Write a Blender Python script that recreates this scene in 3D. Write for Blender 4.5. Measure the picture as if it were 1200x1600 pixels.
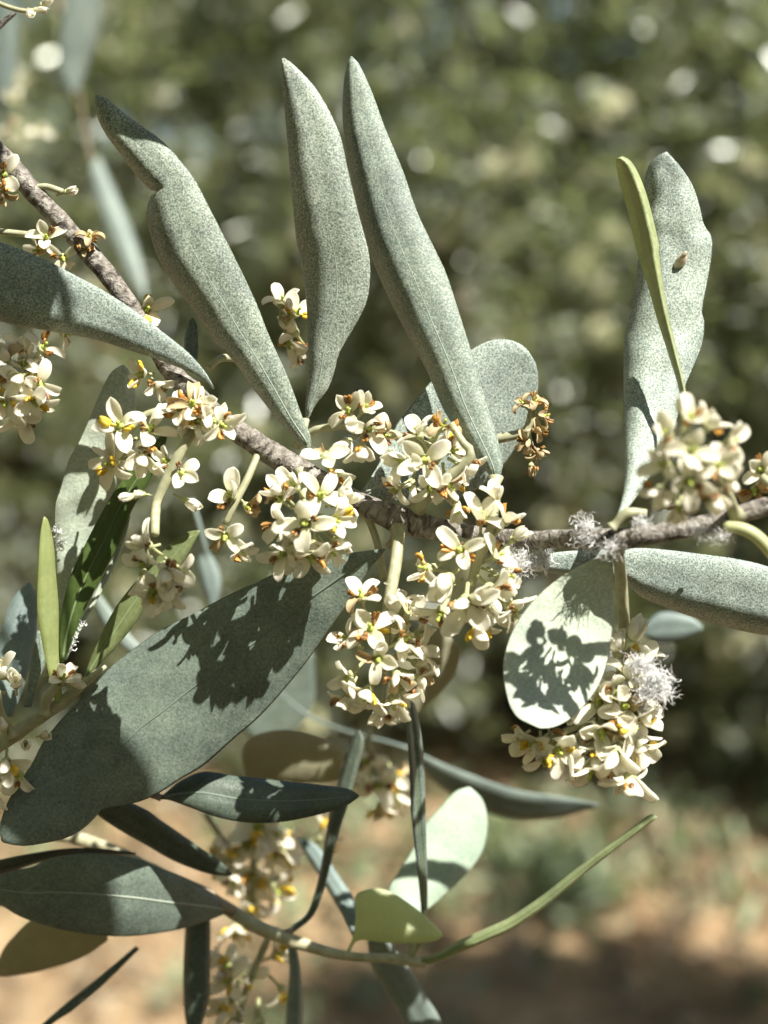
import bpy, math, random
import numpy as np
from mathutils import Vector, Matrix, noise
random.seed(7)
rng = np.random.default_rng(7)
sc = bpy.context.scene
for o in list(bpy.data.objects):
    bpy.data.objects.remove(o)
C = sc.collection

# ------------------------------------------------------------------ camera
FPX = 2222.0                       # focal length in photo pixels (1200 x 1600)
FOC = 0.20                         # focus distance, metres
K = FOC / FPX                      # one photo pixel at the focus distance, metres
PITCH = math.radians(10)
CAM = Vector((0, 0, 1.5))
cd = bpy.data.cameras.new('camera')
cam = bpy.data.objects.new('camera', cd)
C.objects.link(cam)
cam.location = CAM
cam.rotation_euler = (math.radians(90) - PITCH, 0, 0)
cd.sensor_fit = 'VERTICAL'
cd.sensor_height = 36
cd.lens = 36 * FPX / 1600
cd.clip_start = 0.01
cd.clip_end = 1000
cd.dof.use_dof = True
cd.dof.focus_distance = FOC
cd.dof.aperture_fstop = 12.4
cd.dof.aperture_blades = 0
sc.camera = cam
RC = Matrix.Rotation(math.radians(90) - PITCH, 3, 'X')

def P(x, y, dz=0.0):
    """photo pixel + height above the focus plane (in pixels, towards the viewer) -> world point"""
    d = FOC - dz * K
    return CAM + RC @ Vector(((x - 600) / FPX * d, (800 - y) / FPX * d, -d))

def V(x, y, z):
    """direction: right, down, towards the viewer -> world"""
    return (RC @ Vector((x, -y, z))).normalized()

# ------------------------------------------------------------------ light
SUN = V(0.42, -0.76, 0.50)
sl = bpy.data.lights.new('sun', 'SUN')
so = bpy.data.objects.new('sun', sl)
C.objects.link(so)
sl.energy = 5.0
sl.angle = math.radians(0.53)
sl.color = (1.0, 0.965, 0.90)
so.rotation_euler = SUN.to_track_quat('Z', 'Y').to_euler()
so.location = (0, 0, 8)
w = bpy.data.worlds.new('World')
sc.world = w
w.use_nodes = True
wn = w.node_tree
sky = wn.nodes.new('ShaderNodeTexSky')
sky.sky_type = 'NISHITA'
sky.sun_disc = False
sky.sun_elevation = math.asin(SUN.z)
sky.sun_rotation = math.atan2(SUN.x, SUN.y)
wn.links.new(sky.outputs[0], wn.nodes['Background'].inputs[0])
wn.nodes['Background'].inputs[1].default_value = 0.052
sc.view_settings.view_transform = 'Standard'
sc.view_settings.look = 'None'
sc.view_settings.exposure = 1.25
sc.view_settings.gamma = 1
sc.view_settings.use_curve_mapping = False
sc.render.engine = 'CYCLES'
sc.cycles.use_denoising = True
sc.cycles.max_bounces = 7
sc.cycles.diffuse_bounces = 4
sc.cycles.transmission_bounces = 5
sc.cycles.sample_clamp_indirect = 6

# ------------------------------------------------------------------ materials
class NT:
    def __init__(self, name):
        self.m = bpy.data.materials.new(name)
        self.m.use_nodes = True
        self.t = self.m.node_tree
        self.b = self.t.nodes['Principled BSDF']
        self.out = self.t.nodes['Material Output']
    def n(self, typ, **kw):
        nd = self.t.nodes.new(typ)
        for k, v in kw.items():
            if k.startswith('i_'):
                nd.inputs[k[2:].replace('_', ' ')].default_value = v
            else:
                setattr(nd, k, v)
        return nd
    def l(self, a, b):
        self.t.links.new(a, b)
    def obj(self):
        return self.n('ShaderNodeTexCoord').outputs['Object']
    def noise(self, scale, detail=2, rough=.5, vec=None, dist=0):
        nd = self.n('ShaderNodeTexNoise')
        nd.inputs['Scale'].default_value = scale
        nd.inputs['Detail'].default_value = detail
        nd.inputs['Roughness'].default_value = rough
        nd.inputs['Distortion'].default_value = dist
        self.l(vec if vec is not None else self.obj(), nd.inputs['Vector'])
        return nd.outputs['Fac']
    def ramp(self, fac, stops):
        r = self.n('ShaderNodeValToRGB')
        e = r.color_ramp.elements
        while len(e) < len(stops):
            e.new(.5)
        for el, (p, c) in zip(e, stops):
            el.position = p
            el.color = (*c, 1) if len(c) == 3 else c
        self.l(fac, r.inputs[0])
        return r.outputs[0]
    def mix(self, fac, a, b, mode='MIX'):
        nd = self.n('ShaderNodeMix', data_type='RGBA', blend_type=mode)
        for s, v in ((nd.inputs[0], fac), (nd.inputs[6], a), (nd.inputs[7], b)):
            if isinstance(v, bpy.types.NodeSocket):
                self.l(v, s)
            else:
                s.default_value = v if not isinstance(v, tuple) else (*v, 1)
        return nd.outputs[2]
    def bump(self, h, strength, dist):
        nd = self.n('ShaderNodeBump')
        nd.inputs['Strength'].default_value = strength
        nd.inputs['Distance'].default_value = dist
        self.l(h, nd.inputs['Height'])
        self.l(nd.outputs[0], self.b.inputs['Normal'])
        return nd.outputs[0]
    def translucent(self, fac, col, normal=None):
        tr = self.n('ShaderNodeBsdfTranslucent')
        if isinstance(col, tuple):
            tr.inputs[0].default_value = (*col, 1)
        else:
            self.l(col, tr.inputs[0])
        ms = self.n('ShaderNodeMixShader')
        ms.inputs[0].default_value = fac
        self.l(self.b.outputs[0], ms.inputs[1])
        self.l(tr.outputs[0], ms.inputs[2])
        self.l(ms.outputs[0], self.out.inputs[0])
    def base(self, col, rough, spec=.5):
        if isinstance(col, tuple):
            self.b.inputs['Base Color'].default_value = (*col, 1)
        else:
            self.l(col, self.b.inputs['Base Color'])
        self.b.inputs['Roughness'].default_value = rough
        self.b.inputs['Specular IOR Level'].default_value = spec

def leaf_mat(name, dark, light, speck=4300, lo=.41, hi=.60, rough=.55, trans=.0, tcol=(.1, .14, .04), bump=.5, spec=.45, mott=.25, vein=None):
    t = NT(name)
    n1 = t.noise(speck, 2.5, .6, dist=.6)
    n2 = t.noise(110, 4, .65)
    col = t.ramp(n1, [(lo, dark), (hi, light), (min(.99, hi + .13), tuple(min(.8, 1.35 * v) for v in light))])
    avg = tuple((a + b) * .5 for a, b in zip(dark, light))
    dk = t.ramp(n2, [(.35, tuple(1 - mott for _ in '123')), (.65, (1.08, 1.06, 1.0))])
    col = t.mix(1.0, col, dk, 'MULTIPLY')
    info = t.n('ShaderNodeObjectInfo')
    rv = t.ramp(info.outputs['Random'], [(0, (.90, .93, .93)), (1, (1.06, 1.04, .98))])
    col = t.mix(1.0, col, rv, 'MULTIPLY')
    # fine side veins from the leaf's own coordinates
    if vein:
        uv = t.n('ShaderNodeUVMap')
        sep = t.n('ShaderNodeSeparateXYZ')
        t.l(uv.outputs[0], sep.inputs[0])
        m1 = t.n('ShaderNodeMath', operation='ABSOLUTE'); t.l(sep.outputs[0], m1.inputs[0])
        m2 = t.n('ShaderNodeMath', operation='MULTIPLY_ADD'); t.l(m1.outputs[0], m2.inputs[0]); m2.inputs[1].default_value = -.16; t.l(sep.outputs[1], m2.inputs[2])
        m3 = t.n('ShaderNodeMath', operation='MULTIPLY'); t.l(m2.outputs[0], m3.inputs[0]); m3.inputs[1].default_value = 75
        m4 = t.n('ShaderNodeMath', operation='SINE'); t.l(m3.outputs[0], m4.inputs[0])
        vr = t.ramp(m4.outputs[0], [(.86, (0, 0, 0)), (1, (vein, vein, vein))])
        vn = t.mix(t.noise(400, 1), (0, 0, 0), vr)
        col = t.mix(vn, col, light)
    t.base(col, rough, spec)
    t.bump(n1, bump, .00012)
    if trans:
        t.translucent(trans, tcol)
    return t.m

M = {}
M['silver'] = leaf_mat('silver_scaled_leaf', (.08, .115, .10), (.365, .42, .36), lo=.38, hi=.62, trans=.04, vein=.14, mott=.34)
M['silver_soft'] = leaf_mat('soft_silver_leaf', (.15, .20, .175), (.335, .385, .33), trans=.04, vein=.12, mott=.36, speck=3600)
M['bright'] = leaf_mat('pale_scaled_leaf', (.11, .155, .14), (.43, .48, .425), lo=.38, hi=.62, trans=.04)
M['slate'] = leaf_mat('slate_leaf', (.07, .105, .092), (.24, .29, .25), lo=.22, hi=.80, speck=2600, rough=.42, mott=.35, vein=.25)
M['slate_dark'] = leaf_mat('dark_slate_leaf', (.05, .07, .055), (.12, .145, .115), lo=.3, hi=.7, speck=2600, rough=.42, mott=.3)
M['blue'] = leaf_mat('blue_grey_leaf', (.13, .18, .17), (.25, .30, .28), lo=.3, hi=.7, rough=.5)
M['green'] = leaf_mat('young_green_leaf', (.06, .10, .025), (.10, .15, .04), lo=.3, hi=.7, speck=1500, rough=.4, trans=.3, tcol=(.22, .30, .04), mott=.15)
M['fresh'] = leaf_mat('fresh_green_leaf', (.16, .195, .085), (.23, .27, .13), lo=.3, hi=.7, speck=1500, rough=.42, trans=.35, tcol=(.34, .40, .08), mott=.15)
M['lime'] = leaf_mat('yellow_green_leaf', (.32, .37, .17), (.42, .46, .23), lo=.3, hi=.7, speck=1800, rough=.5, trans=.5, tcol=(.70, .76, .30), mott=.12)
M['pale_lime'] = leaf_mat('pale_lime_leaf', (.52, .57, .36), (.62, .66, .45), lo=.3, hi=.7, speck=1800, rough=.5, trans=.45, tcol=(.75, .82, .42), mott=.10)
M['pale_green'] = leaf_mat('pale_green_leaf', (.27, .32, .15), (.38, .42, .24), lo=.3, hi=.7, speck=1500, rough=.45, trans=.25, tcol=(.42, .5, .16), mott=.2)
M['mint'] = leaf_mat('mint_leaf', (.33, .43, .33), (.47, .56, .44), lo=.3, hi=.7, speck=1800, rough=.5, trans=.15, tcol=(.25, .36, .18), mott=.12)
M['sage'] = leaf_mat('sage_leaf', (.36, .43, .355), (.54, .60, .51), lo=.34, hi=.66, speck=2600, rough=.55, trans=.10)
M['khaki'] = leaf_mat('khaki_leaf', (.36, .345, .24), (.45, .43, .31), lo=.3, hi=.7, speck=1500, rough=.55, trans=.45, tcol=(.52, .48, .28), mott=.15)

t = NT('pale_midrib'); t.base((.27, .31, .24), .5); M['rib'] = t.m
t = NT('grey_green_midrib'); t.base((.14, .175, .14), .5); M['rib_dark'] = t.m
t = NT('silver_midrib'); t.base((.27, .32, .26), .6); M['rib_silver'] = t.m
t = NT('light_green_midrib'); t.base((.16, .21, .09), .5); M['rib_green'] = t.m

t = NT('grey_bark')
co = t.n('ShaderNodeUVMap').outputs[0]
mp = t.n('ShaderNodeMapping'); mp.inputs['Scale'].default_value = (5.5, 900, 1); t.l(co, mp.inputs[0])
n1 = t.noise(1.0, 4, .65, vec=mp.outputs[0], dist=.5)
n2 = t.noise(420, 3, .6)
c = t.ramp(n1, [(.38, (.05, .041, .034)), (.47, (.18, .158, .132)), (.64, (.36, .335, .295))])
c = t.mix(t.ramp(n2, [(.45, (0, 0, 0)), (.7, (.7, .7, .7))]), c, (.20, .18, .145))
t.base(c, .75, .3); t.bump(n1, 1.0, .0011); M['bark'] = t.m

t = NT('young_stem'); n1 = t.noise(700, 3); t.base(t.ramp(n1, [(.3, (.30, .30, .17)), (.7, (.46, .45, .29))]), .55); t.bump(n1, .4, .0001)
t.translucent(.15, (.4, .42, .18)); M['stalk'] = t.m
t = NT('olive_stem'); n1 = t.noise(600, 3); t.base(t.ramp(n1, [(.3, (.30, .28, .16)), (.7, (.47, .44, .29))]), .6); t.bump(n1, .5, .0002); M['twig'] = t.m
t = NT('tan_stem'); n1 = t.noise(600, 3); t.base(t.ramp(n1, [(.3, (.20, .155, .10)), (.7, (.34, .28, .20))]), .6); t.bump(n1, .5, .0002); M['tan'] = t.m

def petal_mat(name, a, b, tc, fac):
    t = NT(name)
    uv = t.n('ShaderNodeUVMap'); sep = t.n('ShaderNodeSeparateXYZ'); t.l(uv.outputs[0], sep.inputs[0])
    c = t.ramp(sep.outputs[1], [(.0, b), (.40, a), (1, a)])
    n1 = t.noise(900, 3)
    mp = t.n('ShaderNodeMapping'); mp.inputs['Scale'].default_value = (7, 1.2, 1); t.l(uv.outputs[0], mp.inputs[0])
    n2 = t.noise(1.0, 3, .6, vec=mp.outputs[0])
    c = t.mix(1.0, c, t.ramp(n1, [(.3, (.90, .87, .80)), (.7, (1, 1, 1))]), 'MULTIPLY')
    c = t.mix(1.0, c, t.ramp(n2, [(.35, (.90, .89, .82)), (.55, (1, 1, 1))]), 'MULTIPLY')
    n3 = t.noise(330, 2)
    m1 = t.n('ShaderNodeMath', operation='MULTIPLY'); t.l(sep.outputs[1], m1.inputs[0]); t.l(n3, m1.inputs[1])
    c = t.mix(t.ramp(m1.outputs[0], [(.56, (0, 0, 0)), (.72, (.75, .75, .75))]), c, (.58, .40, .18))
    t.base(c, .5, .3)
    t.bump(n2, .5, .00018)
    t.translucent(fac, tc)
    return t.m
M['petal'] = petal_mat('cream_petal', (.95, .935, .86), (.87, .87, .58), (.99, .975, .85), .50)
M['petal_tan'] = petal_mat('withered_petal', (.66, .54, .34), (.50, .36, .16), (.62, .46, .22), .32)
t = NT('yellow_anther'); n1 = t.noise(1500, 2); t.base(t.ramp(n1, [(.3, (.56, .33, .015)), (.7, (.72, .52, .05))]), .6); t.bump(n1, .6, .0001); M['yellow'] = t.m
t = NT('brown_anther'); n1 = t.noise(1300, 2); t.base(t.ramp(n1, [(.35, (.12, .045, .012)), (.65, (.40, .21, .045))]), .45); t.bump(n1, .6, .0001); M['brown'] = t.m
t = NT('orange_anther'); n1 = t.noise(1300, 2); t.base(t.ramp(n1, [(.35, (.26, .09, .015)), (.65, (.58, .32, .05))]), .5); t.bump(n1, .6, .0001); M['orange'] = t.m
t = NT('green_pistil'); t.base((.42, .50, .09), .4); t.translucent(.2, (.4, .5, .05)); M['pistil'] = t.m
t = NT('calyx_green'); t.base((.50, .52, .27), .5); t.translucent(.25, (.5, .5, .2)); M['calyx'] = t.m
t = NT('white_wool'); t.base((.95, .95, .94), .6); t.translucent(.5, (.9, .9, .88)); M['wool'] = t.m
t = NT('dry_bud'); n1 = t.noise(900, 2); t.base(t.ramp(n1, [(.3, (.36, .28, .19)), (.7, (.66, .57, .43))]), .6); M['bud'] = t.m

# ------------------------------------------------------------------ helpers
def link(name, me, mat, parent=None, smooth=True):
    o = bpy.data.objects.new(name, me)
    C.objects.link(o)
    if mat is not None and not me.materials:
        me.materials.append(mat)
    if smooth:
        me.shade_smooth()
    if parent is not None:
        o.parent = parent
    return o

def thing(name, label, cat, loc, group=None):
    o = bpy.data.objects.new(name, None)
    o.empty_display_size = .01
    C.objects.link(o)
    o.location = loc
    o['label'] = label
    o['category'] = cat
    if group:
        o['group'] = group
    return o

def wloc(o):
    v = Vector(o.location)
    while o.parent:
        o = o.parent
        v += Vector(o.location)
    return v

def cr(pts, n):
    """Catmull-Rom through pts, n samples even in arc length"""
    p = np.array(pts, float)
    if len(p) == 2:
        s = np.linspace(0, 1, n)[:, None]
        return p[0] * (1 - s) + p[1] * s
    a = np.vstack([2 * p[0] - p[1], p, 2 * p[-1] - p[-2]])
    out = []
    for i in range(1, len(a) - 2):
        p0, p1, p2, p3 = a[i - 1:i + 3]
        for s in np.linspace(0, 1, 12, endpoint=False):
            out.append(.5 * ((2 * p1) + (-p0 + p2) * s + (2 * p0 - 5 * p1 + 4 * p2 - p3) * s * s + (-p0 + 3 * p1 - 3 * p2 + p3) * s ** 3))
    out.append(p[-1])
    out = np.array(out)
    d = np.concatenate([[0], np.cumsum(np.linalg.norm(np.diff(out[:, :2] if out.shape[1] > 2 else out, axis=0), axis=1))])
    tt = np.linspace(0, d[-1], n)
    return np.stack([np.interp(tt, d, out[:, k]) for k in range(out.shape[1])], 1)

def ring_mesh(name, rows, uvs=None, closed_ends=True):
    """rows: list of rings (equal length) of 3D points -> closed skin"""
    nr, nc = len(rows), len(rows[0])
    verts = [tuple(p) for r in rows for p in r]
    faces, fuv = [], []
    for i in range(nr - 1):
        for j in range(nc):
            k = (j + 1) % nc
            faces.append((i * nc + j, i * nc + k, (i + 1) * nc + k, (i + 1) * nc + j))
            if uvs:
                fuv += [uvs(i, j), uvs(i, j + 1), uvs(i + 1, j + 1), uvs(i + 1, j)]
    if closed_ends:
        faces.append(tuple(range(nc - 1, -1, -1)))
        faces.append(tuple((nr - 1) * nc + j for j in range(nc)))
        if uvs:
            fuv += [uvs(0, j) for j in range(nc)][::-1] + [uvs(nr - 1, j) for j in range(nc)]
    me = bpy.data.meshes.new(name)
    me.from_pydata(verts, [], faces)
    if uvs:
        ul = me.uv_layers.new(name='UVMap')
        ul.data.foreach_set('uv', [c for q in fuv for c in q])
    me.update()
    return me

def tube_rows(path, radii, nc=12, rough=0, seed=0, oval=1.0):
    path = [Vector(p) for p in path]
    rows = []
    up = None
    for i, p in enumerate(path):
        tg = (path[min(i + 1, len(path) - 1)] - path[max(i - 1, 0)])
        tg = tg.normalized() if tg.length > 1e-12 else Vector((0, 0, 1))
        if up is None:
            up = tg.orthogonal().normalized()
        up = (up - tg * up.dot(tg)).normalized()
        sd = tg.cross(up)
        row = []
        for j in range(nc):
            a = 2 * math.pi * j / nc
            r = radii[i]
            q = p + (up * math.cos(a) + sd * math.sin(a) * oval) * r
            if rough:
                nv = noise.noise(q * (1 / (r * 1.1 + 1e-9)) + Vector((seed, 0, 0)))
                q = p + (up * math.cos(a) + sd * math.sin(a) * oval) * r * (1 + rough * nv)
            row.append(q)
        rows.append(row)
    return rows

def tube(name, pts, parent, mat, n=24, nc=10, rough=0):
    """pts: (x, y, dz, radius px)"""
    s = cr(pts, n)
    org = wloc(parent)
    path = [P(a[0], a[1], a[2]) for a in s]
    rad = [a[3] * K for a in s]
    o0 = path[0]
    rows = tube_rows([p - o0 for p in path], rad, nc, rough, random.random() * 50)
    L = [0]
    for i in range(1, len(path)):
        L.append(L[-1] + (path[i] - path[i - 1]).length)
    me = ring_mesh(name, rows, uvs=lambda i, j: (j / nc, L[i]))
    o = link(name, me, mat, parent)
    o.location = o0 - org
    return o

def interp(prof, t):
    xs = np.linspace(0, 1, len(prof))
    p = cr([(x, y) for x, y in zip(xs, prof)], 60) if len(prof) > 2 else np.array([(0, prof[0]), (1, prof[1])])
    return float(np.interp(t, p[:, 0], p[:, 1]))

def leaf(parent, L, R, dz=(0, 0), tilt=0, curl=(10, 10), cpow=3, fold=0, mat='silver', mid=.0, rib=None, th=5, nv=52, nu=13,
         petiole=None, label=None, wave=1.0, name='leaf', twist=0, pmat='stalk'):
    """L, R: the two margins, base to tip, in photo pixels. depth: dz along, tilt across (right side nearer), curl = margins bent back"""
    a, b = cr(L, nv), cr(R, nv)
    org = wloc(parent)
    o0 = P(*((a[0] + b[0]) / 2), interp(dz, 0))
    us = [math.sin(v) for v in np.linspace(-math.pi / 2, math.pi / 2, nu)]
    sd = random.random() * 100
    wid = np.linalg.norm(a - b, axis=1)
    def depth(u, i):
        t = i / (nv - 1)
        q = wid[i] / max(wid.max(), 1)
        c = curl[0] if u < mid else curl[1]
        um = (u - mid) / (1 + mid) if u < mid else (u - mid) / (1 - mid)
        d = interp(dz, t) + (tilt + twist * (t - .5)) * u * .5 * q - c * abs(um) ** cpow * q + fold * (abs(um)) * q
        x, y = a[i] * (1 - u) / 2 + b[i] * (1 + u) / 2
        d += wave * noise.noise(Vector((x / 38, y / 38, sd))) * 2 + wave * .5 * noise.noise(Vector((x / 13, y / 13, sd)))
        d -= 2.2 * math.exp(-((u - mid) / .07) ** 2) * q
        return d
    dcache = [[depth(u, i) for u in us] for i in range(nv)]
    rows = []
    for i in range(nv):
        q = min(1, wid[i] / 30)
        ring = []
        for j, u in enumerate(us):
            x, y = a[i] * (1 - u) / 2 + b[i] * (1 + u) / 2
            ring.append(P(x, y, dcache[i][j] + th * .5 * q * (1 - u ** 4)) - o0)
        for j in range(nu - 2, 0, -1):
            u = us[j]
            x, y = a[i] * (1 - u) / 2 + b[i] * (1 + u) / 2
            ring.append(P(x, y, dcache[i][j] - th * .5 * q * (1 - u ** 4)) - o0)
        rows.append(ring)
    uu = us + us[-2:0:-1] + [us[0]]
    me = ring_mesh(name, rows, uvs=lambda i, j: (uu[j], i / (nv - 1)))
    o = link(name, me, M[mat], parent)
    o.location = o0 - org
    if label:
        o['label'] = label
    if rib:
        pts, rad = [], []
        for i in range(1, nv - 3):
            u = mid
            x, y = a[i] * (1 - u) / 2 + b[i] * (1 + u) / 2
            d = np.interp(u, us, dcache[i])
            pts.append(P(x, y, d + th * .5 - .6) - o0)
            rad.append(K * (2.6 - 1.8 * i / nv) * (.6 if rib == 'rib_silver' else 1))
        link('midrib', ring_mesh('midrib', tube_rows(pts, rad, 6)), M[rib], o)
    if petiole:
        s = cr(petiole, 10)
        pts = [P(q[0], q[1], q[2]) - o0 for q in s]
        link('petiole', ring_mesh('petiole', tube_rows(pts, [q[3] * K for q in s], 8)), M[pmat], o)
    return o

# ------------------------------------------------------------------ flower pieces (shared meshes, in photo pixels * K)
def petal_mesh(ln, wd, cup, bend, seed):
    nv, nu = 11, 7
    us = [math.sin(v) for v in np.linspace(-math.pi / 2, math.pi / 2, nu)]
    rows = []
    for i in range(nv):
        t = i / (nv - 1)
        t = t ** .8 if t < 1 else 1
        wv = wd * .5 * ((.42 + .58 * math.sin(math.pi * min(.5, t * .93))) if t < .53 else math.sqrt(max(.004, 1 - ((t - .5) / .5) ** 2)) ** .85)
        ang = bend * t
        ring = []
        for s in (1, -1):
            js = range(nu) if s > 0 else range(nu - 2, 0, -1)
            for j in js:
                u = us[j]
                z0 = cup * (u * u) * wv * .9 + 1.5 * noise.noise(Vector((u * 1.4, t * 2.3, seed * 3.1)))
                h = z0 + s * 1.1 * (1 - u ** 4)
                # petal grows along +Z, faces inward -X ; bend turns it outwards
                along = ln * (math.sin(ang) / bend if abs(bend) > 1e-3 else t)
                out = ln * ((1 - math.cos(ang)) / bend if abs(bend) > 1e-3 else 0)
                ring.append(Vector((out - h * math.cos(ang), u * wv, along + h * math.sin(ang))) * K)
        rows.append(ring)
    uu = us + us[-2:0:-1] + [us[0]]
    return ring_mesh('petal', rows, uvs=lambda i, j: (uu[j], i / (nv - 1)))

def lobe(c, r, ax, nr=7, nc=8):
    rows = []
    for i in range(nr):
        f = math.pi * i / (nr - 1)
        rr = max(.05, math.sin(f))
        rows.append([Vector((c[0] + r[0] * rr * math.cos(2 * math.pi * j / nc) + ax * math.sin(f) * 2, c[1] + r[1] * rr * math.sin(2 * math.pi * j / nc), c[2] - r[2] * math.cos(f))) * K for j in range(nc)])
    return rows

def multi(name, parts):
    v, f = [], []
    for rows in parts:
        b = len(v); nr, nc = len(rows), len(rows[0])
        v += [tuple(p) for r in rows for p in r]
        for i in range(nr - 1):
            for j in range(nc):
                k = (j + 1) % nc
                f.append((b + i * nc + j, b + i * nc + k, b + (i + 1) * nc + k, b + (i + 1) * nc + j))
        f.append(tuple(b + j for j in range(nc - 1, -1, -1)))
        f.append(tuple(b + (nr - 1) * nc + j for j in range(nc)))
    me = bpy.data.meshes.new(name)
    me.from_pydata(v, [], f)
    me.update()
    return me

PETALS = [petal_mesh(40, 24, .45, .5, 1), petal_mesh(42, 26, .6, .1, 2), petal_mesh(37, 23, .35, 1.1, 3), petal_mesh(44, 22, .5, .8, 4), petal_mesh(39, 20, .7, 1.5, 9), petal_mesh(38, 25, .75, -.6, 5), petal_mesh(39, 22, .8, -.9, 10)]
PETALS_TAN = [m.copy() for m in (petal_mesh(34, 20, .8, 1.6, 6), petal_mesh(36, 18, .9, 2.2, 7), petal_mesh(32, 21, .7, -1.1, 8))]
for m in PETALS: m.materials.append(M['petal'])
for m in PETALS_TAN: m.materials.append(M['petal_tan'])
def anther_mesh(kind):
    fil = tube_rows([Vector((0, 0, 0)) * K, Vector((1, 0, 6)) * K, Vector((2, 0, 13)) * K], [2 * K, 1.8 * K, 1.5 * K], 6)
    if kind == 'yellow':
        me = multi('anther', [fil, lobe((1, 4.6, 20), (5, 5.6, 11), 1), lobe((1, -4.6, 20), (5, 5.6, 11), 1)])
    else:
        me = multi('anther', [fil, lobe((1, 3.6, 17), (4, 4.0, 8.5), 2), lobe((1.5, -3.4, 18), (4.2, 3.8, 9), 3)])
    me.materials.append(M[kind])
    return me
ANTH = {k: anther_mesh(k) for k in ('yellow', 'brown', 'orange')}
PIST = multi('pistil', [lobe((0, 0, 4), (5, 5, 6), 0), tube_rows([Vector((0, 0, 8)) * K, Vector((0, 0, 13)) * K], [2 * K, 2 * K], 6), lobe((0, 0, 15), (3.2, 3.2, 3.5), 0)])
PIST.materials.append(M['pistil'])
CAL = multi('flower', [tube_rows([Vector((0, 0, z)) * K for z in (-34, -22, -10, -6, -2, 3)], [r * K for r in (3.0, 2.7, 3.0, 6.5, 8.2, 8.6)], 10)])
CAL.materials.append(M['calyx'])
for m in PETALS + PETALS_TAN + list(ANTH.values()) + [PIST, CAL]:
    m.shade_smooth()

JOIN = {}
def flower(parent, x, y, dz, ax, open_=1.0, size=1.0, kind='b', roll=None, joined=False):
    """ax = (right, down, towards viewer). kind: y/b/o/n anthers, t withered, c closed. joined: a small hidden one that goes into the common mass"""
    org = wloc(parent)
    z = V(*ax)
    q = z.to_track_quat('Z', 'Y').to_matrix() @ Matrix.Rotation(roll if roll is not None else random.uniform(0, 6.28), 3, 'Z')
    fm = Matrix.Translation(P(x, y, dz) - org) @ (q * size * .91).to_4x4()
    acc = JOIN.setdefault(parent.name, [])
    f = None
    if joined:
        acc.append((CAL, fm))
    else:
        f = link('flower', CAL, None, parent, False)
        f.matrix_local = fm
    def piece(name, me, m):
        if joined:
            acc.append((me, fm @ m))
        else:
            p = link(name, me, None, f, False)
            p.matrix_local = m
    tan = 't' in kind
    for k in range(4):
        if random.random() < .06 and 'c' not in kind:
            continue                                    # a petal already shed
        a = math.pi / 2 * k + random.uniform(-.3, .3)
        op = open_ * random.uniform(.5, 1.25)
        me = random.choice(PETALS_TAN if tan or random.random() < .04 else (PETALS if 'c' not in kind else PETALS[5:]))
        piece('petal', me, Matrix.Rotation(a, 4, 'Z') @ Matrix.Translation(Vector((5, 0, 0)) * K) @ Matrix.Rotation(op, 4, 'Y')
              @ Matrix.Rotation(random.uniform(-.3, .3), 4, 'Z') @ Matrix.Diagonal((random.uniform(.9, 1.1), random.uniform(.85, 1.12), random.uniform(.82, 1.12), 1)))
    if 'c' not in kind:
        an = 'yellow' if 'y' in kind else 'orange' if 'o' in kind else 'brown'
        for sgn in (0, 1):
            if 'n' in kind or (an == 'brown' and random.random() < .3):
                continue
            a = math.pi * sgn + math.pi / 4 + random.uniform(-.4, .4)
            piece('anther', ANTH[an], Matrix.Rotation(a, 4, 'Z') @ Matrix.Translation(Vector((5, 0, 3)) * K)
                  @ Matrix.Rotation(random.uniform(.4, 1.2), 4, 'Y') @ Matrix.Rotation(random.uniform(-.7, .7), 4, 'Z') @ Matrix.Scale(random.uniform(.7, 1.05), 4))
        piece('pistil', PIST, Matrix.Identity(4))
    return f

def cluster(parent, cx, cy, dz, items, towards=.6, size=1.0, full=1.0, fill=0):
    """items: (x, y, depth offset, kind, open, size); full: share built petal by petal (the nearest ones), the rest and the fillers joined"""
    its = []
    for it in items:
        x, y = it[:2]
        its.append((x, y, it[2] if len(it) > 2 else 0, it[3] if len(it) > 3 else random.choice('bnyo'), it[4] if len(it) > 4 else random.uniform(.75, 1.25), it[5] if len(it) > 5 else 1.0))
    its.sort(key=lambda q: -q[2])
    nf = math.ceil(len(its) * full)
    allf = [(q, k >= nf) for k, q in enumerate(its)]
    for k in range(fill):
        a, b = random.sample(its, 2)
        t_ = random.uniform(.15, .85)
        allf.append(((a[0] + (b[0] - a[0]) * t_ + random.gauss(0, 9), a[1] + (b[1] - a[1]) * t_ + random.gauss(0, 9), min(a[2], b[2]) - random.uniform(-6, 34), random.choice('ccnnnby'), random.uniform(.4, 1.2), random.uniform(.8, 1.0)), True))
    for (x, y, do, kind, op, sz), jn in allf:
        dx, dy = (x - cx) / 55, (y - cy) / 55
        flower(parent, x, y, dz + do, (dx + random.uniform(-.4, .4), dy + .12 + random.uniform(-.4, .4), towards + do / 50 + random.uniform(-.35, .2)), op, sz * size * random.uniform(.93, 1.07), kind, joined=jn)

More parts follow.
